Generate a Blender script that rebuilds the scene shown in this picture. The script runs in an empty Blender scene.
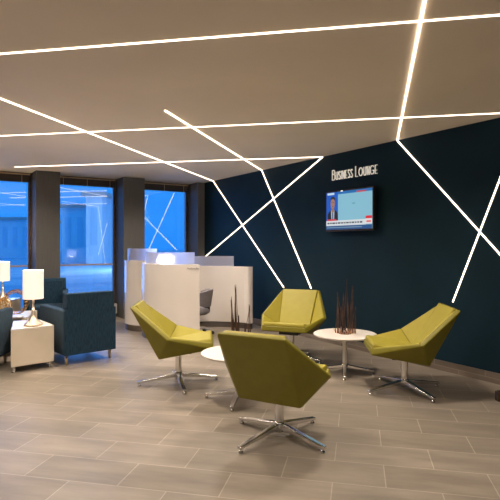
import bpy, bmesh, math, random
from mathutils import Vector, Matrix
random.seed(7)
PI = math.pi
COL = bpy.context.scene.collection
F = 500.0; HOR = 244.3; CAMZ = 1.4; CEIL = 2.667
CX, CY = -0.937, 10.313
SA, CA = 0.5426, 0.8400
YAW = -math.asin(SA)

# ---------------------------------------------------------------- geometry helpers
def R(X, Y, z=0.0):                      # survey frame -> room frame (origin = far corner, -y towards viewer)
    return Vector((CA*(X-CX)+SA*(Y-CY), -SA*(X-CX)+CA*(Y-CY), z))
def fl(px, py, z=0.0):                   # a spot at height z read off the photo
    Y = (CAMZ-z)*F/(py-HOR); return R((px-250)/F*Y, Y, z)
def at(px, Y, z=0.0):
    return R((px-250)/F*Y, Y, z)
def wallpt(px, py):                      # point on the blue wall (x = 0)
    k = (px-250)/F
    # CA*(kY-CX)+SA*(Y-CY)=0
    Y = (CA*CX+SA*CY)/(CA*k+SA)
    p = R(k*Y, Y); return Vector((0, p.y, CAMZ+(HOR-py)*Y/F))
def wallpt2(px, py, xr):
    k = (px-250)/F; Y = (xr+CA*CX+SA*CY)/(CA*k+SA); p = R(k*Y, Y)
    return Vector((xr, p.y, CAMZ+(HOR-py)*Y/F))
def planey(px, yr):                      # x on the plane y = yr
    k = (px-250)/F
    Y = (yr-SA*CX+CA*CY)/(CA-SA*k)
    return R(k*Y, Y).x, Y
def rot(deg):                            # survey angle -> room yaw
    return math.radians(deg)+YAW

def link(o, parent=None):
    COL.objects.link(o)
    if parent is not None: o.parent = parent
    return o
def obj(name, bm, mat, parent=None, smooth=False, bevel=0.0, seg=2, angle=35):
    me = bpy.data.meshes.new(name)
    bmesh.ops.recalc_face_normals(bm, faces=bm.faces[:])
    bm.to_mesh(me); bm.free()
    if isinstance(mat, (list, tuple)):
        for m in mat: me.materials.append(m)
    else: me.materials.append(mat)
    o = bpy.data.objects.new(name, me); link(o, parent)
    if smooth:
        for p in me.polygons: p.use_smooth = True
    if bevel > 0:
        b = o.modifiers.new('bevel', 'BEVEL'); b.width = bevel; b.segments = seg
        b.limit_method = 'ANGLE'; b.angle_limit = math.radians(angle); b.harden_normals = False
        for p in me.polygons: p.use_smooth = True
        w = o.modifiers.new('wn', 'WEIGHTED_NORMAL'); w.keep_sharp = False
    return o
def tag(o, label, cat, group=None, kind=None):
    o['label'] = label; o['category'] = cat
    if group: o['group'] = group
    if kind: o['kind'] = kind
    return o
def thing(name, label, cat, loc=(0, 0, 0), rz=0.0, group=None):
    o = bpy.data.objects.new(name, None); o.empty_display_size = .1
    o.location = loc; o.rotation_euler = (0, 0, rz); link(o)
    return tag(o, label, cat, group)
def struct(name, bm, mat, parent=None, **k):
    o = obj(name, bm, mat, parent, **k)
    if parent is None: o['kind'] = 'structure'
    return o
def B(): return bmesh.new()
def box(bm, x0, x1, y0, y1, z0, z1, mi=0):
    v = [bm.verts.new(c) for c in ((x0,y0,z0),(x1,y0,z0),(x1,y1,z0),(x0,y1,z0),(x0,y0,z1),(x1,y0,z1),(x1,y1,z1),(x0,y1,z1))]
    for f in ((3,2,1,0),(4,5,6,7),(0,1,5,4),(1,2,6,5),(2,3,7,6),(3,0,4,7)):
        q = bm.faces.new([v[i] for i in f]); q.material_index = mi
    return bm
def bar(bm, p, q, w, t, n, w2=None, t2=None):
    """a bar from p to q, w wide, t thick along n"""
    p = Vector(p); q = Vector(q); n = Vector(n)
    d = (q-p).normalized(); s = d.cross(n).normalized(); n = s.cross(d).normalized()
    w2 = w if w2 is None else w2; t2 = t if t2 is None else t2
    vs = []
    for c, ww, tt in ((p, w, t), (q, w2, t2)):
        for a, b in ((-1,-1),(1,-1),(1,1),(-1,1)):
            vs.append(bm.verts.new(c+s*a*ww/2+n*b*tt/2))
    for f in ((3,2,1,0),(4,5,6,7),(0,1,5,4),(1,2,6,5),(2,3,7,6),(3,0,4,7)):
        bm.faces.new([vs[i] for i in f])
    return bm
def prism(bm, pts, z0, z1):
    a = [bm.verts.new((x, y, z0)) for x, y in pts]; b = [bm.verts.new((x, y, z1)) for x, y in pts]
    n = len(pts)
    bm.faces.new(a[::-1]); bm.faces.new(b)
    for i in range(n): bm.faces.new((a[i], a[(i+1)%n], b[(i+1)%n], b[i]))
    return bm
def lathe(bm, prof, seg=40, c=(0,0,0)):
    rings = []
    for r, z in prof:
        if r < 1e-5: rings.append([bm.verts.new((c[0], c[1], c[2]+z))])
        else: rings.append([bm.verts.new((c[0]+r*math.cos(2*PI*i/seg), c[1]+r*math.sin(2*PI*i/seg), c[2]+z)) for i in range(seg)])
    for a, b in zip(rings, rings[1:]):
        for i in range(seg):
            j = (i+1) % seg
            if len(a) == 1 and len(b) == 1: continue
            if len(a) == 1: bm.faces.new((a[0], b[j], b[i]))
            elif len(b) == 1: bm.faces.new((a[i], a[j], b[0]))
            else: bm.faces.new((a[i], a[j], b[j], b[i]))
    return bm
def tube(bm, pts, r, seg=8, closed=False, r2=None):
    pts = [Vector(p) for p in pts]; n = len(pts); rings = []
    up = Vector((0, 0, 1))
    for i, p in enumerate(pts):
        if closed: d = (pts[(i+1) % n]-pts[i-1]).normalized()
        else: d = (pts[min(i+1, n-1)]-pts[max(i-1, 0)]).normalized()
        a = d.cross(up)
        if a.length < .05: a = d.cross(Vector((1, 0, 0)))
        a.normalize(); b = d.cross(a).normalized()
        rr = r if r2 is None else r+(r2-r)*i/(n-1)
        rings.append([bm.verts.new(p+a*rr*math.cos(2*PI*k/seg)+b*rr*math.sin(2*PI*k/seg)) for k in range(seg)])
    m = n if closed else n-1
    for i in range(m):
        x, y = rings[i], rings[(i+1) % n]
        for k in range(seg): bm.faces.new((x[k], x[(k+1)%seg], y[(k+1)%seg], y[k]))
    if not closed:
        bm.faces.new(rings[0][::-1]); bm.faces.new(rings[-1])
    return bm
def arcwall(bm, pts, th, z0, z1):
    """a thin wall following a plan polyline"""
    n = len(pts); P = [Vector((p[0], p[1])) for p in pts]; L = []; Rr = []
    for i in range(n):
        d = (P[min(i+1, n-1)]-P[max(i-1, 0)]).normalized(); s = Vector((-d.y, d.x))*th/2
        L.append(P[i]+s); Rr.append(P[i]-s)
    loop = L+Rr[::-1]
    a = [bm.verts.new((v.x, v.y, z0)) for v in loop]; b = [bm.verts.new((v.x, v.y, z1)) for v in loop]
    m = len(loop)
    for i in range(m): bm.faces.new((a[i], a[(i+1)%m], b[(i+1)%m], b[i]))
    for i in range(n-1):
        j = m-1-i
        bm.faces.new((b[i], b[i+1], b[j-1], b[j])); bm.faces.new((a[j], a[j-1], a[i+1], a[i]))
    return bm

# ---------------------------------------------------------------- materials
def mat(name, col, rough=.5, metal=0.0, spec=.5, coat=0.0, sheen=0.0):
    m = bpy.data.materials.new(name); m.use_nodes = True
    b = m.node_tree.nodes['Principled BSDF']
    b.inputs['Base Color'].default_value = (*col, 1); b.inputs['Roughness'].default_value = rough
    b.inputs['Metallic'].default_value = metal; b.inputs['Specular IOR Level'].default_value = spec
    b.inputs['Coat Weight'].default_value = coat; b.inputs['Sheen Weight'].default_value = sheen
    return m
def nodes(m): return m.node_tree.nodes, m.node_tree.links, m.node_tree.nodes['Principled BSDF']
def vary(m, c1, c2, scale=(5, 5, 5), detail=4, bump=0.0, lo=.35, hi=.65, coord='Object'):
    N, L, b = nodes(m)
    tc = N.new('ShaderNodeTexCoord'); mp = N.new('ShaderNodeMapping'); mp.inputs['Scale'].default_value = scale
    nz = N.new('ShaderNodeTexNoise'); nz.inputs['Scale'].default_value = 1; nz.inputs['Detail'].default_value = detail
    cr = N.new('ShaderNodeValToRGB'); cr.color_ramp.elements[0].position = lo; cr.color_ramp.elements[1].position = hi
    cr.color_ramp.elements[0].color = (*c1, 1); cr.color_ramp.elements[1].color = (*c2, 1)
    L.new(tc.outputs[coord], mp.inputs['Vector']); L.new(mp.outputs[0], nz.inputs['Vector'])
    L.new(nz.outputs['Fac'], cr.inputs['Fac']); L.new(cr.outputs['Color'], b.inputs['Base Color'])
    if bump:
        bp = N.new('ShaderNodeBump'); bp.inputs['Strength'].default_value = bump; bp.inputs['Distance'].default_value = .002
        L.new(nz.outputs['Fac'], bp.inputs['Height']); L.new(bp.outputs[0], b.inputs['Normal'])
    return m
def emit(name, col, s, base=(0, 0, 0)):
    m = mat(name, base, .6); b = m.node_tree.nodes['Principled BSDF']
    b.inputs['Emission Color'].default_value = (*col, 1); b.inputs['Emission Strength'].default_value = s
    return m

M = {}
M['ceiling'] = vary(mat('ceiling paint', (.4, .36, .32), .85, spec=.2), (.78, .685, .545), (.82, .72, .575), (1.2, 1.2, 1.2), 3)
M['navy'] = vary(mat('petrol blue paint', (.01, .04, .06), .7, spec=.18), (.0038, .0195, .0315), (.0048, .0235, .0375), (2, 2, 2), 4)
M['pillar'] = vary(mat('grey wall covering', (.1, .095, .09), .7, spec=.3), (.112, .108, .100), (.126, .121, .112), (60, 60, 3), 3)
M['back'] = vary(mat('warm grey paint', (.3, .28, .26), .8), (.28, .26, .24), (.34, .31, .28), (2, 2, 2), 3)
M['white'] = vary(mat('white laminate', (.75, .70, .64), .25, coat=.3), (.74, .69, .63), (.78, .73, .67), (3, 3, 3), 2)
M['gloss'] = vary(mat('glossy white panel', (.75, .69, .63), .22, coat=.5), (.74, .68, .63), (.77, .71, .66), (2, 2, 2), 2)
M['tabletop'] = vary(mat('white table laminate', (.78, .72, .66), .35), (.78, .72, .66), (.8, .75, .7), (3, 3, 3), 2)
M['cream'] = vary(mat('cream laminate', (.66, .58, .46), .4), (.64, .55, .43), (.69, .6, .48), (4, 4, 4), 2)
M['steel'] = vary(mat('brushed steel', (.5, .48, .46), .28, 1.0), (.42, .40, .38), (.56, .54, .52), (3, 3, 200), 3)
M['kick'] = vary(mat('dark brushed steel', (.25, .23, .21), .22, 1.0), (.20, .18, .165), (.32, .29, .27), (3, 3, 200), 3)
M['chrome'] = vary(mat('polished chrome', (.62, .61, .6), .14, 1.0), (.74, .73, .72), (.82, .81, .80), (9, 9, 9), 2)
M['nickel'] = vary(mat('warm nickel', (.75, .62, .5), .38, 1.0), (.70, .57, .45), (.8, .68, .56), (12, 12, 12), 2)
M['gold'] = vary(mat('antique gold', (.75, .5, .2), .35, .85), (.28, .14, .03), (.66, .40, .12), (30, 30, 30), 3)
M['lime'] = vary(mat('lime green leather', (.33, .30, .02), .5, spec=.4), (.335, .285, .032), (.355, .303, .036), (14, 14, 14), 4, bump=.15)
M['limeshade'] = vary(mat('lime green leather shaded', (.33, .30, .02), .5, spec=.35), (.180, .158, .010), (.195, .172, .012), (14, 14, 14), 4, bump=.15)  # same lime leather, colour darkened to hold the shade on outer faces
M['teal'] = vary(mat('teal woven fabric', (.02, .08, .11), .9, spec=.2, sheen=.08), (.006, .021, .042), (.017, .050, .084), (140, 140, 14), 5, bump=.4)
M['grey'] = vary(mat('grey upholstery', (.13, .12, .13), .85), (.17, .155, .165), (.22, .20, .21), (60, 60, 60), 4)
M['black'] = vary(mat('black plastic', (.015, .015, .016), .4), (.012, .012, .012), (.02, .02, .02), (9, 9, 9), 2)
M['wood'] = vary(mat('pale wood', (.55, .42, .26), .45), (.5, .38, .23), (.62, .48, .3), (30, 30, 6), 4)
M['bronze'] = vary(mat('bronze window frame', (.10, .07, .055), .4, .3), (.09, .062, .05), (.13, .09, .07), (9, 9, 9), 2)
M['transom'] = vary(mat('tan window bar', (.5, .36, .24), .45), (.46, .33, .22), (.54, .4, .27), (9, 9, 9), 2)
M['brown'] = vary(mat('dark brown timber', (.05, .03, .02), .5), (.04, .025, .018), (.07, .045, .03), (20, 4, 20), 3)
M['twig'] = vary(mat('copper brown twigs', (.14, .07, .045), .5, .2), (.03, .016, .012), (.13, .065, .04), (25, 25, 9), 4)
M['copper'] = vary(mat('copper wire', (.5, .25, .13), .35, .8), (.55, .28, .15), (.85, .52, .32), (30, 30, 30), 2)
M['heater'] = vary(mat('heater casing', (.42, .40, .38), .5), (.40, .38, .36), (.45, .43, .41), (5, 5, 5), 2)
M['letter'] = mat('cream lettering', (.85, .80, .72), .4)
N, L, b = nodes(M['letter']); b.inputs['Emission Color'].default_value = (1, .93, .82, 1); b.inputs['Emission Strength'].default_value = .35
M['strip'] = emit('warm white led diffuser', (1.0, .80, .62), 4.5, (.8, .8, .8))
M['shade'] = emit('lit lamp shade linen', (1.0, .82, .68), .72, (.8, .75, .68))
# blind: horizontal slats
m = mat('brown blind', (.09, .06, .05), .55); N, L, b = nodes(m)
tc = N.new('ShaderNodeTexCoord'); wv = N.new('ShaderNodeTexWave'); wv.bands_direction = 'Z'; wv.inputs['Scale'].default_value = 18
cr = N.new('ShaderNodeValToRGB'); cr.color_ramp.elements[0].color = (.012, .008, .007, 1); cr.color_ramp.elements[1].color = (.06, .042, .034, 1)
L.new(tc.outputs['Object'], wv.inputs['Vector']); L.new(wv.outputs['Fac'], cr.inputs['Fac']); L.new(cr.outputs['Color'], b.inputs['Base Color'])
M['blind'] = m
# frosted screen
m = mat('frosted acrylic', (.62, .63, .78), .35); N, L, b = nodes(m)
b.inputs['Transmission Weight'].default_value = .55; b.inputs['Alpha'].default_value = .86
tc = N.new('ShaderNodeTexCoord'); nz = N.new('ShaderNodeTexNoise'); nz.inputs['Scale'].default_value = 90
mr = N.new('ShaderNodeMapRange'); mr.inputs['To Min'].default_value = .3; mr.inputs['To Max'].default_value = .42
L.new(tc.outputs['Object'], nz.inputs['Vector']); L.new(nz.outputs['Fac'], mr.inputs['Value']); L.new(mr.outputs[0], b.inputs['Roughness'])
M['frost'] = m
# window glass: clear with a mirror-like share
m = bpy.data.materials.new('window glass'); m.use_nodes = True; nt = m.node_tree
nt.nodes.remove(nt.nodes['Principled BSDF'])
out = nt.nodes['Material Output']; tr = nt.nodes.new('ShaderNodeBsdfTransparent'); gl = nt.nodes.new('ShaderNodeBsdfGlossy'); gl.inputs['Roughness'].default_value = .01
mx = nt.nodes.new('ShaderNodeMixShader'); fr = nt.nodes.new('ShaderNodeFresnel'); fr.inputs['IOR'].default_value = 1.95
tr.inputs['Color'].default_value = (.93, .96, 1, 1)
nt.links.new(fr.outputs[0], mx.inputs[0]); nt.links.new(tr.outputs[0], mx.inputs[1]); nt.links.new(gl.outputs[0], mx.inputs[2]); nt.links.new(mx.outputs[0], out.inputs['Surface'])
M['glass'] = m

def tile_mat(name, width, row, dark=(.225, .19, .15), lite=(.275, .233, .188), mortar=(.40, .345, .28), msize=.0036):
    m = mat(name, lite, .42, spec=.45); N, L, b = nodes(m)
    uv = N.new('ShaderNodeUVMap'); uv.uv_map = 'tile'
    br = N.new('ShaderNodeTexBrick'); br.inputs['Scale'].default_value = 1
    br.inputs['Brick Width'].default_value = width; br.inputs['Row Height'].default_value = row
    br.inputs['Mortar Size'].default_value = msize; br.inputs['Mortar Smooth'].default_value = .3; br.inputs['Bias'].default_value = 0
    br.inputs['Color1'].default_value = (*dark, 1); br.inputs['Color2'].default_value = (*lite, 1); br.inputs['Mortar'].default_value = (*mortar, 1)
    mp = N.new('ShaderNodeMapping'); mp.inputs['Scale'].default_value = (1.5, 7, 1)
    nz = N.new('ShaderNodeTexNoise'); nz.inputs['Scale'].default_value = 1; nz.inputs['Detail'].default_value = 6; nz.inputs['Roughness'].default_value = .6
    cr = N.new('ShaderNodeValToRGB'); cr.color_ramp.elements[0].position = .3; cr.color_ramp.elements[1].position = .7
    cr.color_ramp.elements[0].color = (.70, .695, .69, 1); cr.color_ramp.elements[1].color = (1.16, 1.14, 1.12, 1)
    mix = N.new('ShaderNodeMixRGB'); mix.blend_type = 'MULTIPLY'; mix.inputs[0].default_value = 1
    L.new(uv.outputs[0], br.inputs['Vector']); L.new(uv.outputs[0], mp.inputs['Vector']); L.new(mp.outputs[0], nz.inputs['Vector'])
    L.new(nz.outputs['Fac'], cr.inputs['Fac']); L.new(br.outputs['Color'], mix.inputs[1]); L.new(cr.outputs['Color'], mix.inputs[2])
    L.new(mix.outputs[0], b.inputs['Base Color'])
    ma = N.new('ShaderNodeMapRange'); ma.inputs['To Min'].default_value = .34; ma.inputs['To Max'].default_value = .5
    L.new(nz.outputs['Fac'], ma.inputs['Value']); L.new(ma.outputs[0], b.inputs['Roughness'])
    bp = N.new('ShaderNodeBump'); bp.invert = True; bp.inputs['Strength'].default_value = .35; bp.inputs['Distance'].default_value = .002
    L.new(br.outputs['Fac'], bp.inputs['Height']); L.new(bp.outputs[0], b.inputs['Normal'])
    return m
M['tile'] = tile_mat('taupe porcelain tile', .61, .305)
M['tilebase'] = tile_mat('taupe tile skirting', .61, .5, (.15, .12, .095), (.19, .155, .125), (.26, .22, .18), .004)

# ---------------------------------------------------------------- room shell
XL, YB, YW, OUT = -9.0, -12.5, .5, .12     # left wall, rear wall, glass plane
bm = box(B(), XL-.2, .2, YB-.2, YW+.15, -.12, 0)
floor = struct('floor', bm, M['tile'])
me = floor.data; uvl = me.uv_layers.new(name='tile')
P0 = fl(379.4, 430); a = math.radians(-12.14)+YAW
e1 = Vector((math.cos(a), math.sin(a))); e2 = Vector((-math.sin(a), math.cos(a)))
for lp in me.loops:
    v = me.vertices[lp.vertex_index].co; d = Vector((v.x-P0.x, v.y-P0.y))
    uvl.data[lp.index].uv = (d.dot(e1), d.dot(e2))
struct('ceiling', box(B(), XL-.2, .2, YB-.2, YW+.15, CEIL, CEIL+.15), M['ceiling'])
struct('wall_right', box(B(), 0, .15, YB, YW+.1, 0, CEIL), M['navy'])
struct('wall_left', box(B(), XL-.15, XL, YB, YW+.1, 0, CEIL), M['back'])
struct('wall_rear', box(B(), XL-.15, .15, YB-.15, YB, 0, CEIL), M['back'])
bb = struct('baseboard_right', box(B(), -.014, 0, YB, -.001, 0, .108), M['tilebase'])
uvl = bb.data.uv_layers.new(name='tile')
jy = wallpt(486, 380).y
for lp in bb.data.loops:
    v = bb.data.vertices[lp.vertex_index].co; uvl.data[lp.index].uv = (v.y-jy, v.z-.55)

# pillars between the windows (front plane y = 0)
pil = []
for a_, b_ in ((-91, -58), (36, 60.2), (123.6, 144.7), (198, 204.6)):
    x0 = planey(a_, 0)[0]; x1 = planey(b_, 0)[0]
    if b_ == 204.6: x1 = 0
    pil.append((x0, x1))
for i, (x0, x1) in enumerate(pil):
    struct('wall_pier_%d' % (i+1), box(B(), x0, x1, 0, YW+.1, 0, CEIL), M['pillar'])
struct('wall_window_side', box(B(), XL, pil[0][0]-1.6, 0, YW+.1, 0, CEIL), M['pillar'])
op = [(pil[0][0]-1.6, pil[0][0])]+[(pil[i][1], pil[i+1][0]) for i in range(3)]
for i, (x0, x1) in enumerate(op):
    w = bpy.data.objects.new('window_%d' % (i+1), None); link(w); w['kind'] = 'structure'
    x0 += .002; x1 -= .002
    bm = B()
    for a_, b_, c_, d_ in ((x0, x0+.05, .0, CEIL-.002), (x1-.05, x1, .0, CEIL-.002)): box(bm, a_, b_, YW-.04, YW+.05, c_+.001, d_)
    box(bm, x0+.05, x1-.05, YW-.04, YW+.05, CEIL-.055, CEIL-.002); box(bm, x0+.05, x1-.05, YW-.04, YW+.05, .001, .12)
    obj('window_frame', bm, M['bronze'], w, bevel=.004)
    obj('transom', box(B(), x0+.05, x1-.05, YW-.03, YW+.03, 1.0, 1.028), M['transom'], w)
    obj('pane', box(B(), x0+.05, x1-.05, YW+.008, YW+.014, .12, 1.0), M['glass'], w)
    obj('pane', box(B(), x0+.05, x1-.05, YW+.008, YW+.014, 1.028, CEIL-.055), M['glass'], w)
    bl = thing('window_blind', ['brown slatted blind drawn up at head of window beyond left edge',
        'brown slatted blind drawn up over the leftmost window in view', 'brown slatted blind drawn up over window behind teal armchairs',
        'brown slatted blind drawn up over narrow window behind white pods'][i], 'blind', (0, 0, 0), 0, 'blinds drawn up over the windows')
    obj('head_rail', box(B(), x0+.03, x1-.03, YW-.11, YW-.05, 2.625, 2.645), M['transom'], bl)
    obj('slats', box(B(), x0+.03, x1-.03, YW-.11, YW-.055, 2.495, 2.624), M['blind'], bl)
    for k in range(3):
        cx = x0+(x1-x0)*(.12+.38*k)
        obj('cord', tube(B(), [(cx, YW-.115, 2.63), (cx, YW-.115, 2.49)], .004, 6), M['transom'], bl)
    h = thing('baseboard_heater', ['grey low heater casing under window beyond left edge', 'grey low heater casing beneath leftmost window in view',
        'grey low heater casing under window behind teal armchairs', 'grey low heater casing under window hidden behind the white pods'][i],
        'heater', (0, 0, 0), 0, 'low heaters under the windows')
    obj('casing', box(B(), x0+.02, x1-.02, YW-.20, YW-.05, .07, .26), M['heater'], h, bevel=.008)
    obj('grille', box(B(), x0+.05, x1-.05, YW-.18, YW-.08, .262, .27), M['black'], h)
    obj('foot', box(B(), x0+.1, x0+.16, YW-.18, YW-.08, 0, .07), M['black'], h)
    obj('foot', box(B(), x1-.16, x1-.1, YW-.18, YW-.08, 0, .07), M['black'], h)

# ---------------------------------------------------------------- outside
def outmat(name, c1, c2, sc):
    return vary(mat(name, c1, .8), c1, c2, sc, 5)
M['snow'] = outmat('pale terrace ground', (.20, .42, .62), (.38, .58, .72), (.10, .55, 1))
M['render'] = outmat('pale building render', (.60, .75, .85), (.66, .80, .88), (.3, .3, .3))
M['bluepane'] = outmat('dusk building glazing', (.45, .65, .8), (.5, .68, .83), (.5, .5, .5))
struct('ground_outside', box(B(), -60, 60, YW+.4, 120, -.5, -.12), M['snow'])
def building(px0, px1, Yd, h, lab, nwin):
    p = at((px0+px1)/2, Yd); w = (px1-px0)/F*Yd
    t = thing('building', lab, 'building', (p.x, p.y, -.12), rot(0), 'buildings beyond the windows')
    obj('wall', box(B(), -w/2, w/2, 0, 8, 0, h), M['render'], t)
    obj('roof', box(B(), -w/2-.3, w/2+.3, -.3, 8.3, h, h+.3), M['heater'], t)
    for k in range(nwin):
        x = -w/2+w*(k+.5)/nwin
        obj('window', box(B(), x-w/nwin*.22, x+w/nwin*.22, -.05, .02, h*.28, h*.82), M['bluepane'], t)
    return t
building(62, 86, 42, 4.6, 'pale low building outside, left of the taller one beyond second window', 2)
building(86, 102, 38, 5.2, 'pale taller building outside with narrow front, beyond second window', 1)
building(-20, 30, 55, 4.2, 'wide pale building outside beyond the leftmost window', 5)

# ---------------------------------------------------------------- led lines
def cpt(px, py, dz):
    Y = (CEIL-CAMZ)*F/(HOR-py); return R((px-250)/F*Y, Y, CEIL-dz)
def wtop(px): return 117.5+.2212*(500-px)
def led(name, label, ceil=None, wall=None, t=.006):
    t = .003+t*.5
    g = 'led light lines on ceiling and wall'
    o = thing(name, label, 'light line', (0, 0, 0), 0, g)
    if ceil:
        p, q = cpt(*ceil[0], t/2), cpt(*ceil[1], t/2)
        for v in (p, q): v.x = min(v.x, -.004)
        obj('ceiling_diffuser', bar(B(), p, q, .014, t, (0, 0, 1)), M['strip'], o)
    if wall:
        p, q = wallpt(*wall[0]), wallpt(*wall[1])
        p.z = min(p.z, CEIL-.004); p.x = q.x = -t/2
        obj('wall_diffuser', bar(B(), p, q, .013, t, (1, 0, 0)), M['strip'], o)
    return o
led('led_light_line', 'long led line nearest the viewer, crossing whole ceiling left to right', ((-150, 65.2), (700, -1.1)), None, .006)
led('led_light_line', 'led line across middle of ceiling that folds down the blue wall at far right', ((-150, 142.5), (525.7, 111.8)), ((525.7, 111.8), (453, 302)), .009)
led('led_light_line', 'led line nearest the windows, folding down blue wall left of the television', ((15, 166.7), (323, wtop(323))), ((323, 156.6), (203, 258.8)), .012)
led('led_light_line', 'led line from left ceiling edge running down blue wall behind white pods', ((-200, 20), (213.4, wtop(213.4))), ((213.4, 180.9), (284, 287.5)), .015)
led('led_light_line', 'short ceiling led line that folds down blue wall to above rear lime chair', ((165, 110), (262, wtop(262))), ((262, 170.1), (311.5, 288.5)), .018)
led('led_light_line', 'led line from above viewer that folds down blue wall right of the television', ((497, -370), (397.5, wtop(397.5))), ((397.5, 140.2), (524, 280.5)), .015)

# ---------------------------------------------------------------- television and sign
TL, TR_, BR_, BL_ = [wallpt2(u, v, -.106) for u, v in ((325.6, 191.6), (373.3, 186.3), (373.3, 229.4), (325.6, 232.3))]
ty0, ty1 = TL.y, TR_.y; tzc = (TL.z+BL_.z+TR_.z+BR_.z)/4; th = ((TL.z-BL_.z)+(TR_.z-BR_.z))/2
tw = ty0-ty1; yc = (ty0+ty1)/2
tv = thing('wall_television', 'flat television showing a news anchor, mounted on dark blue wall', 'television', (-.05, yc, tzc), 0)
# local frame: s along image right (= -y), z up, front faces -x
def tbox(bm, s0, s1, z0, z1, x0, x1): return box(bm, x0, x1, -s1, -s0, z0, z1)
hw, hh = tw/2, th/2
obj('wall_bracket', tbox(B(), -.2, .2, -.15, .15, 0, .049), M['black'], tv)
obj('housing', tbox(B(), -hw, hw, -hh, hh, -.05, 0), M['black'], tv, bevel=.006)
fx = -.0505
bm = B()
for s0, s1, z0, z1 in ((-hw, -hw+.016, -hh, hh), (hw-.016, hw, -hh, hh), (-hw+.016, hw-.016, hh-.018, hh), (-hw+.016, hw-.016, -hh, -hh+.024)):
    tbox(bm, s0, s1, z0, z1, -.056, -.0502)
bz = mat('bronze bezel', (.05, .035, .03), .25); vary(bz, (.045, .03, .026), (.06, .042, .035), (9, 9, 9), 2)
obj('bezel', bm, bz, tv)
S0, S1, Z0, Z1 = -hw+.016, hw-.016, -hh+.024, hh-.018
SW, SH = S1-S0, Z1-Z0
scr = obj('screen', tbox(B(), S0, S1, Z0, Z1, -.053, -.0503), emit('screen light blue', (.30, .64, .80), .75), tv)
cols = {}
def E(c, s=.9):
    if (c, s) not in cols: cols[(c, s)] = emit('screen colour %d' % len(cols), c, s)
    return cols[(c, s)]
lay = [.0535]
def patch(name, u0, u1, v0, v1, c, s=.9, bm=None):
    lay[0] += .00025
    return obj(name, tbox(B(), S0+SW*u0, S0+SW*u1, Z0+SH*v0, Z0+SH*v1, -lay[0], -lay[0]+.0002), E(c, s), scr)
def poly(name, pts, c, s=.9):
    lay[0] += .00025
    bm = B(); bm.faces.new([bm.verts.new((-lay[0], -(S0+SW*u), Z0+SH*v)) for u, v in pts])
    return obj(name, bm, E(c, s), scr)
def ell(cu, cv, ru, rv, n=20): return [(cu+ru*math.cos(2*PI*i/n), cv+rv*math.sin(2*PI*i/n)) for i in range(n)]
patch('studio_backdrop', 0, .27, .14, 1, (.01, .12, .62), .8)
patch('studio_backdrop', .27, 1, .93, 1, (.02, .2, .6), .7)
poly('suit', [(.03, .2), (.03, .42), (.08, .5), (.13, .53), (.19, .53), (.25, .47), (.27, .4), (.27, .2)], (.012, .016, .03), .8)
poly('shirt', [(.12, .24), (.11, .52), (.19, .52), (.18, .24)], (.55, .6, .7), .8)
poly('tie', [(.14, .22), (.138, .48), (.162, .48), (.165, .22)], (.01, .06, .2), .8)
poly('neck', [(.125, .48), (.125, .6), (.18, .6), (.18, .48), (.153, .45)], (.42, .20, .13), .7)
poly('face', ell(.152, .70, .05, .145), (.50, .25, .17), .7)
poly('hair', [(.10, .74), (.10, .84), (.125, .88), (.18, .88), (.205, .84), (.205, .74), (.192, .80), (.15, .825), (.112, .80)], (.05, .035, .03), .6)
for u in (.134, .170): poly('eye', ell(u, .725, .009, .012, 10), (.03, .02, .02), .5)
poly('mouth', ell(.152, .625, .017, .010, 10), (.25, .06, .05), .5)
patch('channel_mark', .03, .19, .93, .985, (.7, .85, .95), .8)
patch('red_caption', .68, .88, .925, .965, (.75, .10, .12), .7)
poly('map_mark', ell(.62, .66, .04, .02, 10), (.15, .42, .55), .8)
patch('lower_banner', 0, .87, .10, .24, (.75, .8, .82), .85)
patch('red_caption', .02, .24, .235, .28, (.75, .05, .08), .8)
x = .03
while x < .8:
    w_ = random.uniform(.03, .075); patch('caption_line', x, x+w_, .15, .19, (.06, .07, .10), .5); x += w_+.018
patch('live_box', .87, 1, .12, .25, (.85, .78, .8), .85)
patch('red_box', .87, 1, .25, .32, (.8, .03, .05), .85)
patch('red_box', .89, .98, .16, .20, (.8, .1, .12), .85)
patch('ticker', 0, 1, .0, .10, (.015, .10, .32), .7)
patch('ticker_line', .02, .8, .04, .065, (.3, .5, .65), .6)
obj('sensor_light', tbox(B(), -.14, -.10, hh-.018, hh-.010, -.058, -.0555), E((1, .9, .8), 2), tv)

# deco stroke letters
GL = {
 'B': (.50, [[(0,0),(0,1),(.32,1),(.44,.92),(.44,.68),(.30,.58),(0,.58)], [(.30,.58),(.48,.48),(.50,.15),(.36,0),(0,0)]]),
 'U': (.44, [[(0,1),(0,.16),(.12,0),(.32,0),(.44,.16),(.44,1)]]),
 'S': (.33, [[(.33,.88),(.25,1),(.08,1),(0,.88),(0,.68),(.33,.36),(.33,.12),(.25,0),(.08,0),(0,.12)]]),
 'I': (.0, [[(0,0),(0,1)]]),
 'N': (.42, [[(0,0),(0,1),(.42,0),(.42,1)]]),
 'E': (.38, [[(.38,1),(0,1),(0,0),(.38,0)], [(0,.38),(.32,.38)]]),
 'L': (.38, [[(0,1),(0,0),(.38,0)]]),
 'O': (.80, [[(.40+.40*math.cos(t*PI/8), .5+.5*math.sin(t*PI/8)) for t in range(17)]]),
 'G': (.70, [[(.66,.84),(.50,1),(.20,1),(0,.78),(0,.22),(.20,0),(.50,0),(.70,.18),(.70,.44),(.38,.44)]]),
}
a_, b_ = wallpt2(332, 179.8, -.015), wallpt2(378, 173.4, -.015)
base_z = (a_.z+b_.z)/2; span = a_.y-b_.y
sg = thing('wall_sign', 'cream raised lettering reading BUSINESS LOUNGE above the television', 'sign', (0, a_.y, base_z), 0)
word = [('B',1),('U',0),('S',0),('I',0),('N',0),('E',0),('S',0),('S',0),(' ',0),('L',1),('O',0),('U',0),('N',0),('G',0),('E',0)]
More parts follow.
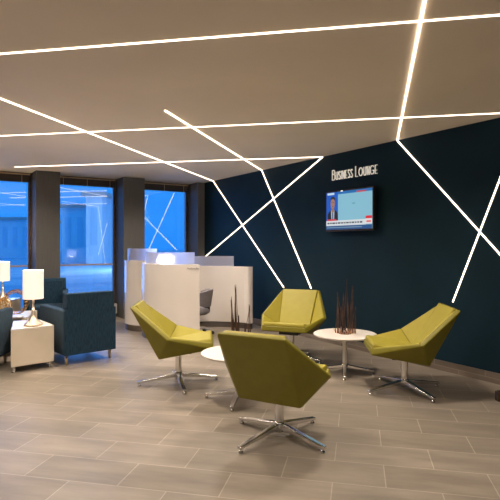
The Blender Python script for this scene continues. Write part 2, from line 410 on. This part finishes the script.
Hb, Hs, gap, sw = .136, .106, .029, .0078
tot = sum((.045 if c == ' ' else GL[c][0]*(Hb if b2 else Hs)*.95+gap) for c, b2 in word)
kx = span/tot; s = 0
for c, big in word:
    if c == ' ': s += .045*kx; continue
    h_ = Hb if big else Hs; wd, st = GL[c]; bm = B()
    for ln in st:
        for (u0, v0), (u1, v1) in zip(ln, ln[1:]):
            p = Vector((-.008, -(s+u0*h_*.95*kx), v0*h_)); q = Vector((-.008, -(s+u1*h_*.95*kx), v1*h_))
            d = (q-p).normalized()*sw*.45
            bar(bm, p-d, q+d, sw, .014, (1, 0, 0))
    obj('letter', bm, M['letter'], sg); s += (wd*h_*.95+gap)*kx

# ---------------------------------------------------------------- swivel base shared by chairs and tables
def star(t, z_hub, r_leg, angs, zc, rc, mat_col, hubr=.038):
    for a in angs:
        a = math.radians(a); c, s_ = math.cos(a), math.sin(a)
        lg = obj('leg', bar(B(), (c*.02, s_*.02, z_hub), (c*r_leg, s_*r_leg, .036), .048, .038, (0, 0, 1), .036, .020), M['chrome'], t, bevel=.005)
        obj('glide', lathe(B(), [(0, 0), (.016, 0), (.018, .008), (.010, .014), (.009, .028), (0, .028)], 16, (c*(r_leg-.022), s_*(r_leg-.022), 0)), M['chrome'], lg, smooth=True)
    obj('hub', lathe(B(), [(0, z_hub-.045), (.030, z_hub-.045), (hubr, z_hub-.02), (hubr, z_hub+.015), (rc, z_hub+.03), (0, z_hub+.03)], 28), M['chrome'], t, smooth=True)
    obj('column', lathe(B(), [(0, z_hub), (rc, z_hub), (rc, zc), (0, zc)], 28), mat_col, t, bevel=.002)

# ---------------------------------------------------------------- lime lounge chairs
def lounge(label, px, Y, face, legang):
    p = at(px, Y)
    fa = math.radians(face)
    t = thing('lounge_chair', label, 'chair', (p.x, p.y, 0), rot(face)-PI/2, 'lime swivel lounge chairs')
    # local: +y forward.
    o = {'T': (.256, -.445, .800), 'E': (.420, -.075, .510), 'Bt': (.240, -.172, .290), 'F': (.272, .355, .390)}
    inn = {'T': (.240, -.412, .812), 'E': (.392, -.045, .522), 'I': (.205, -.125, .375), 'F': (.256, .345, .448)}
    bm = B(); V = {}
    def v(k, sgn, src, nm):
        key = nm+k+('r' if sgn > 0 else 'l')
        if key not in V:
            x, y, z = src[k]; V[key] = bm.verts.new((x*sgn, y, z))
        return V[key]
    O = lambda k, s_: v(k, s_, o, 'o'); I = lambda k, s_: v(k, s_, inn, 'i')
    bm.faces.new((O('T', 1), O('T', -1), O('Bt', -1), O('Bt', 1)))
    bm.faces.new((O('Bt', 1), O('Bt', -1), O('F', -1), O('F', 1)))
    bm.faces.new((I('T', 1), I('I', 1), I('I', -1), I('T', -1)))
    bm.faces.new((I('I', 1), I('F', 1), I('F', -1), I('I', -1)))
    bm.faces.new((O('T', 1), I('T', 1), I('T', -1), O('T', -1)))
    bm.faces.new((O('F', 1), O('F', -1), I('F', -1), I('F', 1)))
    for s_ in (1, -1):
        bm.faces.new((O('T', s_), O('Bt', s_), O('E', s_)))
        bm.faces.new((O('Bt', s_), O('F', s_), O('E', s_)))
        bm.faces.new((I('T', s_), I('E', s_), I('I', s_)))
        bm.faces.new((I('I', s_), I('E', s_), I('F', s_)))
        bm.faces.new((O('T', s_), O('E', s_), I('E', s_), I('T', s_)))
        bm.faces.new((O('E', s_), O('F', s_), I('F', s_), I('E', s_)))
    obj('shell', bm, M['limeshade'], t, bevel=.011, seg=3, angle=8)
    # padded backrest: centre panel, two side panels
    def pad(name, quads, th_, bev):
        """slab panels lifted off the inner faces"""
        bm = B()
        for q in quads:
            q = [Vector(c) for c in q]
            cen = sum(q, Vector())/len(q); n = (q[1]-q[0]).cross(q[2]-q[0]).normalized()
            if n.dot(Vector((0, .1, .62))-cen) < 0: n = -n
            q = [c+(cen-c)*.035 for c in q]
            a1 = [bm.verts.new(c-n*.004) for c in q]; b1 = [bm.verts.new(c+n*th_) for c in q]
            k = len(q); bm.faces.new(a1[::-1]); bm.faces.new(b1)
            for i in range(k): bm.faces.new((a1[i], a1[(i+1)%k], b1[(i+1)%k], b1[i]))
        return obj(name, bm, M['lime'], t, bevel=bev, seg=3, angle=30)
    def P(k, s_): x, y, z = inn[k]; return (x*s_, y, z)
    pad('backrest', [[P('T', -1), P('T', 1), P('I', 1), P('I', -1)]], .030, .012)
    pad('seat', [[P('I', -1), P('I', 1), P('F', 1), P('F', -1)]], .042, .016)
    for s_ in (1, -1):
        pad('back_wing', [[P('T', s_), P('E', s_), P('I', s_)]], .012, .006)
        pad('seat_wing', [[P('I', s_), P('E', s_), P('F', s_)]], .012, .006)
    obj('swivel_plate', box(B(), -.12, .12, -.14, .14, .315, .352), M['black'], t, bevel=.006)
    star(t, .088, .41, [legang-face+90+90*k for k in range(4)], .33, .032, M['chrome'])
    return t
lounge('lime green folded lounge chair in foreground, seen from behind', 279.3, 3.635, 61, 45)
lounge('lime green folded lounge chair turned sideways in front of the white pods', 178.5, 5.05, 4, 16)
lounge('lime green folded lounge chair facing viewer by the blue wall', 291.6, 6.10, 249, 52)
lounge('lime green folded lounge chair facing left with its back to right side of blue wall', 404.6, 4.79, 175, 21)

# ---------------------------------------------------------------- round tables and twig pieces
def rtable(label, px, Y, legang):
    p = at(px, Y)
    t = thing('round_table', label, 'table', (p.x, p.y, 0), rot(0), 'round white side tables')
    obj('tabletop', lathe(B(), [(0, .408), (.325, .408), (.34, .416), (.342, .427), (.336, .431), (0, .431)], 72), M['tabletop'], t, smooth=False, bevel=.002, angle=50)
    obj('mounting_plate', lathe(B(), [(0, .398), (.11, .398), (.11, .4078), (0, .4078)], 24), M['steel'], t)
    star(t, .075, .32, [legang+90*k for k in range(4)], .398, .026, M['white'])
    return p
def twigs(label, p, apexes, seed):
    rnd = random.Random(seed)
    t = thing('twig_sculpture', label, 'decoration', (p[0], p[1], .4315), rot(0), 'twig sculptures on the round tables')
    obj('base_plate', lathe(B(), [(0, 0), (.07, 0), (.07, .005), (0, .005)], 32), M['twig'], t)
    bm = B()
    for k in range(56):
        a = rnd.uniform(0, 2*PI); r = rnd.uniform(.06, .125)
        x, y = r*math.cos(a), r*math.sin(a)
        x0, y0 = x*.8, y*.8
        tube(bm, [(x0, y0, .004), (x, y, rnd.uniform(.025, .06))], .0024, 5)
    o = obj('wire_spikes', bm, M['copper'], t); o['kind'] = 'stuff'
    for ax, ay, az, n in apexes:
        for k in range(n):
            r_tw = rnd.uniform(.0035, .0055)
            a = rnd.uniform(0, 2*PI); r = rnd.uniform(.015, .05)
            bx_, by_ = ax*.75+r*math.cos(a), ay+r*math.sin(a)
            zt = az*rnd.uniform(.90, 1.0)
            tx, ty = ax+rnd.uniform(-.006, .006), ay+rnd.uniform(-.006, .006)
            mx, my = (bx_+tx)/2+rnd.uniform(-.005, .005), (by_+ty)/2
            obj('twig', tube(B(), [(bx_, by_, .006), (mx, my, zt*.5), (tx, ty, zt)], r_tw, 7, r2=.0018), M['twig'], t)
p1 = rtable('round white pedestal table half hidden behind foreground lime chair', 239, 4.50, 80)
twigs('copper brown twig bundle on table behind foreground chair', p1, [(-.072, 0, .50, 5), (-.035, .02, .61, 6), (-.005, -.02, .34, 4), (.095, 0, .44, 5), (.055, .03, .26, 4)], 3)
p2 = rtable('round white pedestal table by the wall between two lime chairs', 344.9, 5.44, -12)
twigs('copper brown twig bundle on round table by blue wall', p2, [(-.082, 0, .46, 5), (.022, .01, .60, 6), (-.01, .02, .44, 4), (.085, 0, .54, 5), (.112, -.02, .30, 4), (-.045, -.02, .30, 4)], 5)

# ---------------------------------------------------------------- teal armchairs
def armchair(label, X, Y, face):
    """X,Y = middle of the rear edge; face = survey heading"""
    p = R(X, Y)
    t = thing('armchair', label, 'armchair', (p.x, p.y, 0), rot(face)-PI/2, 'teal fabric armchairs')
    W = .32; D = .79; aw = .085
    def slab(name, pts_yz, x0, x1, bev=.014, m='teal'):
        bm = B(); a = [bm.verts.new((x0, y, z)) for y, z in pts_yz]; b2 = [bm.verts.new((x1, y, z)) for y, z in pts_yz]; n = len(a)
        bm.faces.new(a); bm.faces.new(b2[::-1])
        for i in range(n): bm.faces.new((a[i], b2[i], b2[(i+1)%n], a[(i+1)%n]))
        return obj(name, bm, M[m], t, bevel=bev, seg=3)
    for s_ in (-1, 1):
        x0, x1 = (W-aw, W) if s_ > 0 else (-W, -W+aw)
        slab('arm', [(0, .115), (0, .635), (D-.03, .645), (D, .62), (D-.06, .115)], x0, x1, .018)
    bm = B(); ol = [(-W, .115), (W, .115), (W, .635), (.298, .640), (.294, .828), (-.283, .828), (-.287, .640), (-W, .635)]
    fa = [bm.verts.new((x, -.028 if z < .7 else -.036, z)) for x, z in ol]; ba = [bm.verts.new((x, -.002, z)) for x, z in ol]
    bm.faces.new(fa[::-1]); bm.faces.new(ba)
    for i in range(8): bm.faces.new((fa[i], fa[(i+1)%8], ba[(i+1)%8], ba[i]))
    obj('back_panel', bm, M['teal'], t, bevel=.007, seg=3)
    slab('backrest', [(.0, .647), (.0, .828), (.085, .828), (.11, .80), (.145, .647)], -.281, .290, .016)
    slab('back_cushion', [(.0, .13), (.0, .646), (.09, .646), (.09, .79), (.128, .79), (.155, .64), (.178, .42), (.178, .13)], -W+aw+.001, W-aw-.001, .008)
    slab('seat_base', [(.180, .13), (.180, .30), (D-.045, .30), (D-.06, .13)], -W+aw+.001, W-aw-.001, .006)
    slab('seat_cushion', [(.180, .301), (.180, .42), (D-.05, .44), (D-.02, .42), (D-.02, .33), (D-.035, .301)], -W+aw+.001, W-aw-.001, .022)
    for lx in (-1, 1):
        for y, dy in ((.05, -.01), (D-.12, .01)):
            obj('leg', lathe(B(), [(0, 0), (.012, 0), (.021, .1165), (0, .1165)], 16, (lx*(W-.05), y+dy, 0)), M['wood'], t, smooth=True)
    return t
mx, my = (-2.147-1.664)/2, (5.74+6.175)/2
armchair('teal fabric armchair seen from behind, beside the cream block table', mx, my, 132)
q = (-3.42, 8.47)
armchair('teal fabric armchair facing viewer in front of grey pier by window', q[0], q[1], 290)
armchair('teal fabric armchair cut off by left edge of photo, beside cream block table', -3.17, 5.24, 90)

# ---------------------------------------------------------------- block tables
def block(label, pts, z0=.07, z1=.48, group='cream block tables', legs=True):
    cx = sum(p[0] for p in pts)/len(pts); cy = sum(p[1] for p in pts)/len(pts)
    c = R(cx, cy)
    t = thing('block_table', label, 'table', (c.x, c.y, 0), rot(0), group)
    loc = [(x-cx, y-cy) for x, y in pts]
    obj('carcass', prism(B(), loc, z0, z1-.018), M['cream'], t, bevel=.003)
    obj('tabletop', prism(B(), loc, z1-.0175, z1), M['white'], t, bevel=.002)
    for x, y in loc:
        k = 1-.062/max(.06, math.hypot(x, y))
        obj('leg', lathe(B(), [(0, 0), (.021, 0), (.021, .006), (.018, .01), (.018, z0-.0005), (0, z0-.0005)], 20, (x*k, y*k, 0)), M['chrome'], t, smooth=False, bevel=.001)
    return t
block('cream block table with white top carrying the nearer lit lamp', [(-2.578, 5.39), (-2.234, 5.70), (-2.60, 6.15), (-2.83, 5.98)])
block('low white table at left carrying the gold ring sculpture', [(-2.82, 6.33), (-3.55, 6.04), (-3.72, 6.72), (-2.97, 6.98)])
block('low white table near window carrying the farther lamp', [(-3.92, 8.05), (-4.45, 7.95), (-4.5, 8.55), (-3.95, 8.62)])
# magazine tray lying on the low table
bm = prism(B(), [(-.13, -.09), (.13, -.09), (.13, .09), (-.13, .09)], 0, .018)
mg = obj('magazine', bm, vary(mat('magazine cover', (.5, .45, .4), .3), (.25, .2, .18), (.7, .66, .6), (14, 14, 14), 2), bevel=.003)
c = R(-2.99, 6.27); mg.location = (c.x, c.y, .4805); mg.rotation_euler = (0, 0, rot(20))
tag(mg, 'small patterned magazine lying at front corner of low white table', 'magazine')

# ---------------------------------------------------------------- lamps
def lamp(label, px, Y):
    p = at(px, Y)
    t = thing('table_lamp', label, 'lamp', (p.x, p.y, .4805), 0, 'lit table lamps')
    obj('base', lathe(B(), [(0, 0), (.098, 0), (.100, .014), (.094, .022), (.070, .040), (.045, .075), (.026, .120), (.017, .165), (.014, .20), (0, .20)], 48), M['nickel'], t, smooth=True)
    obj('stem', lathe(B(), [(0, .195), (.013, .195), (.013, .36), (0, .36)], 20), M['nickel'], t, smooth=True)
    sh = B(); lathe(sh, [(.109, .305), (.109, .628), (.106, .628), (.106, .305), (.109, .305)], 56)
    obj('lamp_shade', sh, M['shade'], t, smooth=False, bevel=.001, angle=60)
    obj('harp', tube(B(), [(-.104, 0, .60), (0, 0, .605), (.104, 0, .60)], .002, 6), M['nickel'], t)
    obj('bulb', lathe(B(), [(0, .36), (.014, .36), (.016, .39), (.032, .43), (.03, .46), (0, .48)], 20), emit('lamp bulb', (1, .8, .6), 6), t, smooth=True)
    return t
lamp('lit lamp with white drum shade on nearer cream block table', 33.2, 5.66)
lamp('lit lamp with white drum shade in background by leftmost window', 2.8, 8.40)

# ---------------------------------------------------------------- gold ring sculptures
def ringwork(label, px, Y, rad, ztop, seed, m, ncoil=20):
    rnd = random.Random(seed); p = at(px, Y)
    t = thing('ring_sculpture', label, 'sculpture', (p.x, p.y, ztop), rot(0))
    c = Vector((0, 0, rad+.003))
    for k, (dr, dy) in enumerate(((0, -.025), (0, .025), (-.035, 0), (-.012, .012))):
        pts = []
        for i in range(48):
            a = 2*PI*i/48; rr = rad-.008+dr+.004*math.sin(5*a+k)
            pts.append(c+Vector((rr*math.cos(a), dy+.008*math.sin(4*a+k*2), rr*math.sin(a))))
        obj('hoop', tube(B(), pts, .0045, 8, True), m, t, smooth=True)
    bm = B()
    for k in range(ncoil):
        a = 2*PI*k/ncoil+rnd.uniform(-.05, .05); pts = []
        cc = c+Vector(((rad-.028)*math.cos(a), 0, (rad-.028)*math.sin(a)))
        rd = Vector((math.cos(a), 0, math.sin(a))); tilt = rnd.uniform(-.5, .5)
        for i in range(12):
            b2 = 2*PI*i/12
            pts.append(cc+rd*(.019*math.cos(b2))+Vector((-rd.z, 0, rd.x))*(tilt*.018*math.cos(b2))+Vector((0, .034*math.sin(b2), 0)))
        tube(bm, pts, .0042, 6, True)
    o = obj('wire_coils', bm, m, t, smooth=True)
    return t
ringwork('gold woven ring sculpture standing on low white table', 15.6, 6.50, .166, .4805, 2, M['gold'])
# silvery openwork ball beside it
p = at(3.6, 6.72)
t = thing('openwork_ball', 'silver and gold openwork ball just behind left side of the gold ring', 'sculpture', (p.x, p.y, .4805), 0)
rnd = random.Random(4); c = Vector((0, 0, .109))
for k in range(9):
    n = Vector((rnd.gauss(0, 1), rnd.gauss(0, 1), rnd.gauss(0, 1))).normalized(); u = n.orthogonal().normalized(); w = n.cross(u)
    obj('hoop', tube(B(), [c+(u*math.cos(2*PI*i/32)+w*math.sin(2*PI*i/32))*.10 for i in range(32)], .0075, 7, True), M['nickel'] if k % 2 else M['gold'], t, smooth=True)

# ---------------------------------------------------------------- white pods
def arcpts(cx, cy, r, a0, a1, n=40):
    return [(cx+r*math.cos(math.radians(a0+(a1-a0)*i/n)), cy+r*math.sin(math.radians(a0+(a1-a0)*i/n))) for i in range(n+1)]
def pod(label, pts, top, scr_pts, scr_top, th=.05):
    org = R(*pts[len(pts)//2])
    t = thing('curved_partition', label, 'partition', (org.x, org.y, 0), rot(0), 'white curved workstation partitions')
    ox, oy = pts[len(pts)//2]
    lp = [(x-ox, y-oy) for x, y in pts]
    obj('panel', arcwall(B(), lp, th, .095, top), M['gloss'], t, smooth=False, bevel=.006, angle=50)
    obj('kick_base', arcwall(B(), lp, th-.016, 0, .0945), M['kick'], t, bevel=.001, angle=50)
    if scr_pts:
        sp = [(x-ox, y-oy) for x, y in scr_pts]
        obj('screen', arcwall(B(), sp, .012, top+.001, scr_top), M['frost'], t, bevel=.001, angle=50)
    return t
# left pod: convex towards the viewer
cl = (-1.625, 8.47)
pod('left white curved pod panel with frosted screen, nearest the window piers', arcpts(cl[0], cl[1], .46, 150, 300), 1.135,
    arcpts(cl[0], cl[1], .43, 163, 287), 1.33)
# main pod
cm = (-.87, 7.90)
pod('large white curved pod panel in the middle, just behind sideways lime chair', arcpts(cm[0], cm[1], .80, 168, 281), 1.115,
    arcpts(cm[0], cm[1], .76, 172, 276), 1.285)
# right pod: seen from inside, ends in a small outward curl
cr_ = (-.64, 7.47); pr = arcpts(cr_[0], cr_[1], 1.02, 118, 56, 36)
tip = pr[-1]
curl = [(tip[0]+.035, tip[1]-.05), (tip[0]+.055, tip[1]-.065), (tip[0]+.08, tip[1]-.06), (tip[0]+.095, tip[1]-.03)]
pod('right white curved pod panel seen from inside, beside the blue wall', pr+curl, 1.03, arcpts(cr_[0], cr_[1], 1.02, 112, 69, 26), 1.20)
# small grey maker's mark on the main pod
ms = [cm[0]+.828*math.cos(math.radians(276)), cm[1]+.828*math.sin(math.radians(276))]
mk = thing('pod_mark', 'small grey wordmark near top right of the large white pod', 'mark', R(ms[0], ms[1], 1.06), rot(0))
x = -.10
mgm = vary(mat('grey mark ink', (.35, .33, .31), .6), (.3, .28, .26), (.4, .38, .36), (9, 9, 9), 2)
for k in range(8):
    w_ = .012 if k < 4 else .016
    a = math.radians(276)
    obj('glyph', box(B(), x, x+w_, -.003+x*.09, .0+x*.09, -.008, .006 if k % 3 else .012), mgm, mk); x += w_+.006
# worktop and task light inside the main pod
wt = thing('work_surface', 'white curved worktop with glowing task light inside large pod', 'desk', R(-1.12, 7.95), rot(0))
pts = [(.62*math.cos(math.radians(a)), .62*math.sin(math.radians(a))) for a in range(185, 256, 6)]
obj('desktop', prism(B(), [(x+.25, y-.05) for x, y in pts]+[(.02, -.42), (-.12, -.12)], .71, .735), M['white'], wt)
obj('support', box(B(), -.12, -.06, -.34, -.28, 0, .7095), M['steel'], wt)

# office chair inside the right pod
p = R(-.845, 7.80)
oc = thing('office_chair', 'grey tub swivel chair inside the pods, half hidden by white panel', 'chair', (p.x, p.y, 0), rot(0))
bm = B(); n = 26; ring = []
for i in range(n+1):
    a = math.radians(-78+(156)*i/n)+0
    e = abs(i-n/2)/(n/2); zt = .70-.05*e**3; zb = .43+.06*e**4
    ring.append([bm.verts.new((r*math.cos(a), r*math.sin(a), z)) for r, z in ((.235, zb), (.275, zt), (.235, zt), (.20, zb))])
for a_, b_ in zip(ring, ring[1:]):
    for k in range(4): bm.faces.new((a_[k], a_[(k+1)%4], b_[(k+1)%4], b_[k]))
bm.faces.new(ring[0]); bm.faces.new(ring[-1][::-1])
obj('backrest', bm, M['grey'], oc, bevel=.012, seg=3, angle=40)
obj('back_support', box(B(), .14, .22, -.03, .03, .355, .46), M['black'], oc)
obj('seat', lathe(B(), [(0, .31), (.17, .31), (.215, .34), (.22, .38), (.19, .41), (0, .415)], 40), M['grey'], oc, smooth=True)
obj('column', lathe(B(), [(0, .07), (.025, .07), (.025, .31), (0, .31)], 20), M['chrome'], oc)
for k in range(5):
    a = 2*PI*k/5-.12; c, s_ = math.cos(a), math.sin(a)
    lg = obj('leg', bar(B(), (0, 0, .10), (c*.27, s_*.27, .07), .03, .025, (0, 0, 1)), M['chrome'], oc, bevel=.004)
    bm = B(); tube(bm, [(c*.265-s_*.02, s_*.265+c*.02, .028), (c*.265+s_*.02, s_*.265-c*.02, .028)], .028, 16)
    obj('caster', bm, M['black'], lg)

# brown block at the right edge
c = fl(498, 402)
bk = thing('floor_stand', 'dark brown stand foot cut off by right edge of photo', 'stand', (c.x, c.y, 0), rot(0))
obj('foot', box(B(), 0, .12, 0, .06, 0, .085), M['brown'], bk, bevel=.006)
obj('cap', box(B(), .012, .108, .012, .048, .0852, .092), M['black'], bk)

# ---------------------------------------------------------------- light
def area(name, loc, size, power, col, aim=(0, 0, -1), sy=None):
    l = bpy.data.lights.new(name, 'AREA'); l.specular_factor = .35 if 'dusk' in name else 1; l.energy = power; l.color = col; l.size = size
    if sy: l.shape = 'RECTANGLE'; l.size_y = sy
    o = bpy.data.objects.new(name, l); o.location = loc; link(o)
    o.rotation_euler = Vector(aim).to_track_quat('-Z', 'Y').to_euler(); return o
def point(name, loc, power, col, r=.05):
    l = bpy.data.lights.new(name, 'POINT'); l.energy = power; l.color = col; l.shadow_soft_size = r
    o = bpy.data.objects.new(name, l); o.location = loc; link(o); return o
warm = (1.0, .87, .73); LK = 1.85
def fill_spot(X, Y, power):  # unseen fill lamp added under the ceiling, no fitting modelled
    l = bpy.data.lights.new('added ceiling fill', 'SPOT'); l.energy = power; l.color = warm
    l.spot_size = math.radians(150); l.spot_blend = 1; l.shadow_soft_size = .14
    o = bpy.data.objects.new('added ceiling fill', l); o.location = R(X, Y, CEIL-.05); link(o)
for X, Y, e in ((-2.6, -.8, 60), (.4, -.6, 52), (2.0, .6, 24), (-2.8, 1.6, 85), (-.4, 1.9, 80), (1.4, 2.6, 48),
                (-3.0, 4.0, 100), (-1.0, 4.2, 105), (1.0, 4.4, 95), (-4.6, 5.6, 60), (-2.2, 6.2, 115), (-.2, 6.3, 105), (-1.6, 8.3, 105), (-3.4, 7.6, 55)):
    fill_spot(X, Y, e*LK)
for x0, x1 in op: area('dusk skylight', ((x0+x1)/2, YW+.35, 1.5), x1-x0, 34, (.08, .33, 1.0), aim=(0, -1, -.12), sy=2.2)  # blue lamps added outside each window to strengthen the sky light
point('added outdoor fill', R(-6.5, 30, 3), 1500, (.75, .88, 1), .5)  # unseen lamp added to whiten the ground and facades outside
for px, Y in ((33.2, 5.66), (2.8, 8.40)): point('lamp glow', at(px, Y, 1.02), 16, (1, .78, .55), .06)
point('pod task light', R(-1.28, 7.42, 1.16), 9, (1, .93, .82), .09)

w = bpy.data.worlds.new('dusk'); bpy.context.scene.world = w; w.use_nodes = True
N = w.node_tree.nodes; L = w.node_tree.links; bg = N['Background']
tc = N.new('ShaderNodeTexCoord'); sx = N.new('ShaderNodeSeparateXYZ'); cr = N.new('ShaderNodeValToRGB')
cr.color_ramp.elements[0].position = 0; cr.color_ramp.elements[0].color = (.004, .225, .88, 1)
cr.color_ramp.elements[1].position = .5; cr.color_ramp.elements[1].color = (.06, .36, .92, 1)
nz = N.new('ShaderNodeTexNoise'); nz.inputs['Scale'].default_value = 3
mp = N.new('ShaderNodeMapping'); mp.inputs['Scale'].default_value = (1, 1, 5)
mth = N.new('ShaderNodeMath'); mth.operation = 'MULTIPLY_ADD'; mth.inputs[1].default_value = .25
L.new(tc.outputs['Generated'], sx.inputs[0]); L.new(tc.outputs['Generated'], mp.inputs['Vector']); L.new(mp.outputs[0], nz.inputs['Vector'])
L.new(nz.outputs['Fac'], mth.inputs[0]); L.new(sx.outputs['Z'], mth.inputs[2]); L.new(mth.outputs[0], cr.inputs['Fac'])
L.new(cr.outputs['Color'], bg.inputs['Color']); bg.inputs['Strength'].default_value = 1.35

# ---------------------------------------------------------------- camera
cam = bpy.data.cameras.new('camera'); co = bpy.data.objects.new('camera', cam); link(co)
co.location = R(0, 0, CAMZ); co.rotation_euler = (PI/2, 0, YAW)
cam.sensor_width = 36; cam.lens = 36*F/500; cam.shift_y = -(250-HOR)/500; cam.clip_start = .05; cam.clip_end = 500
sc = bpy.context.scene; sc.camera = co
sc.view_settings.view_transform = 'Standard'; sc.view_settings.look = 'None'
sc.cycles.max_bounces = 8; sc.cycles.use_denoising = True
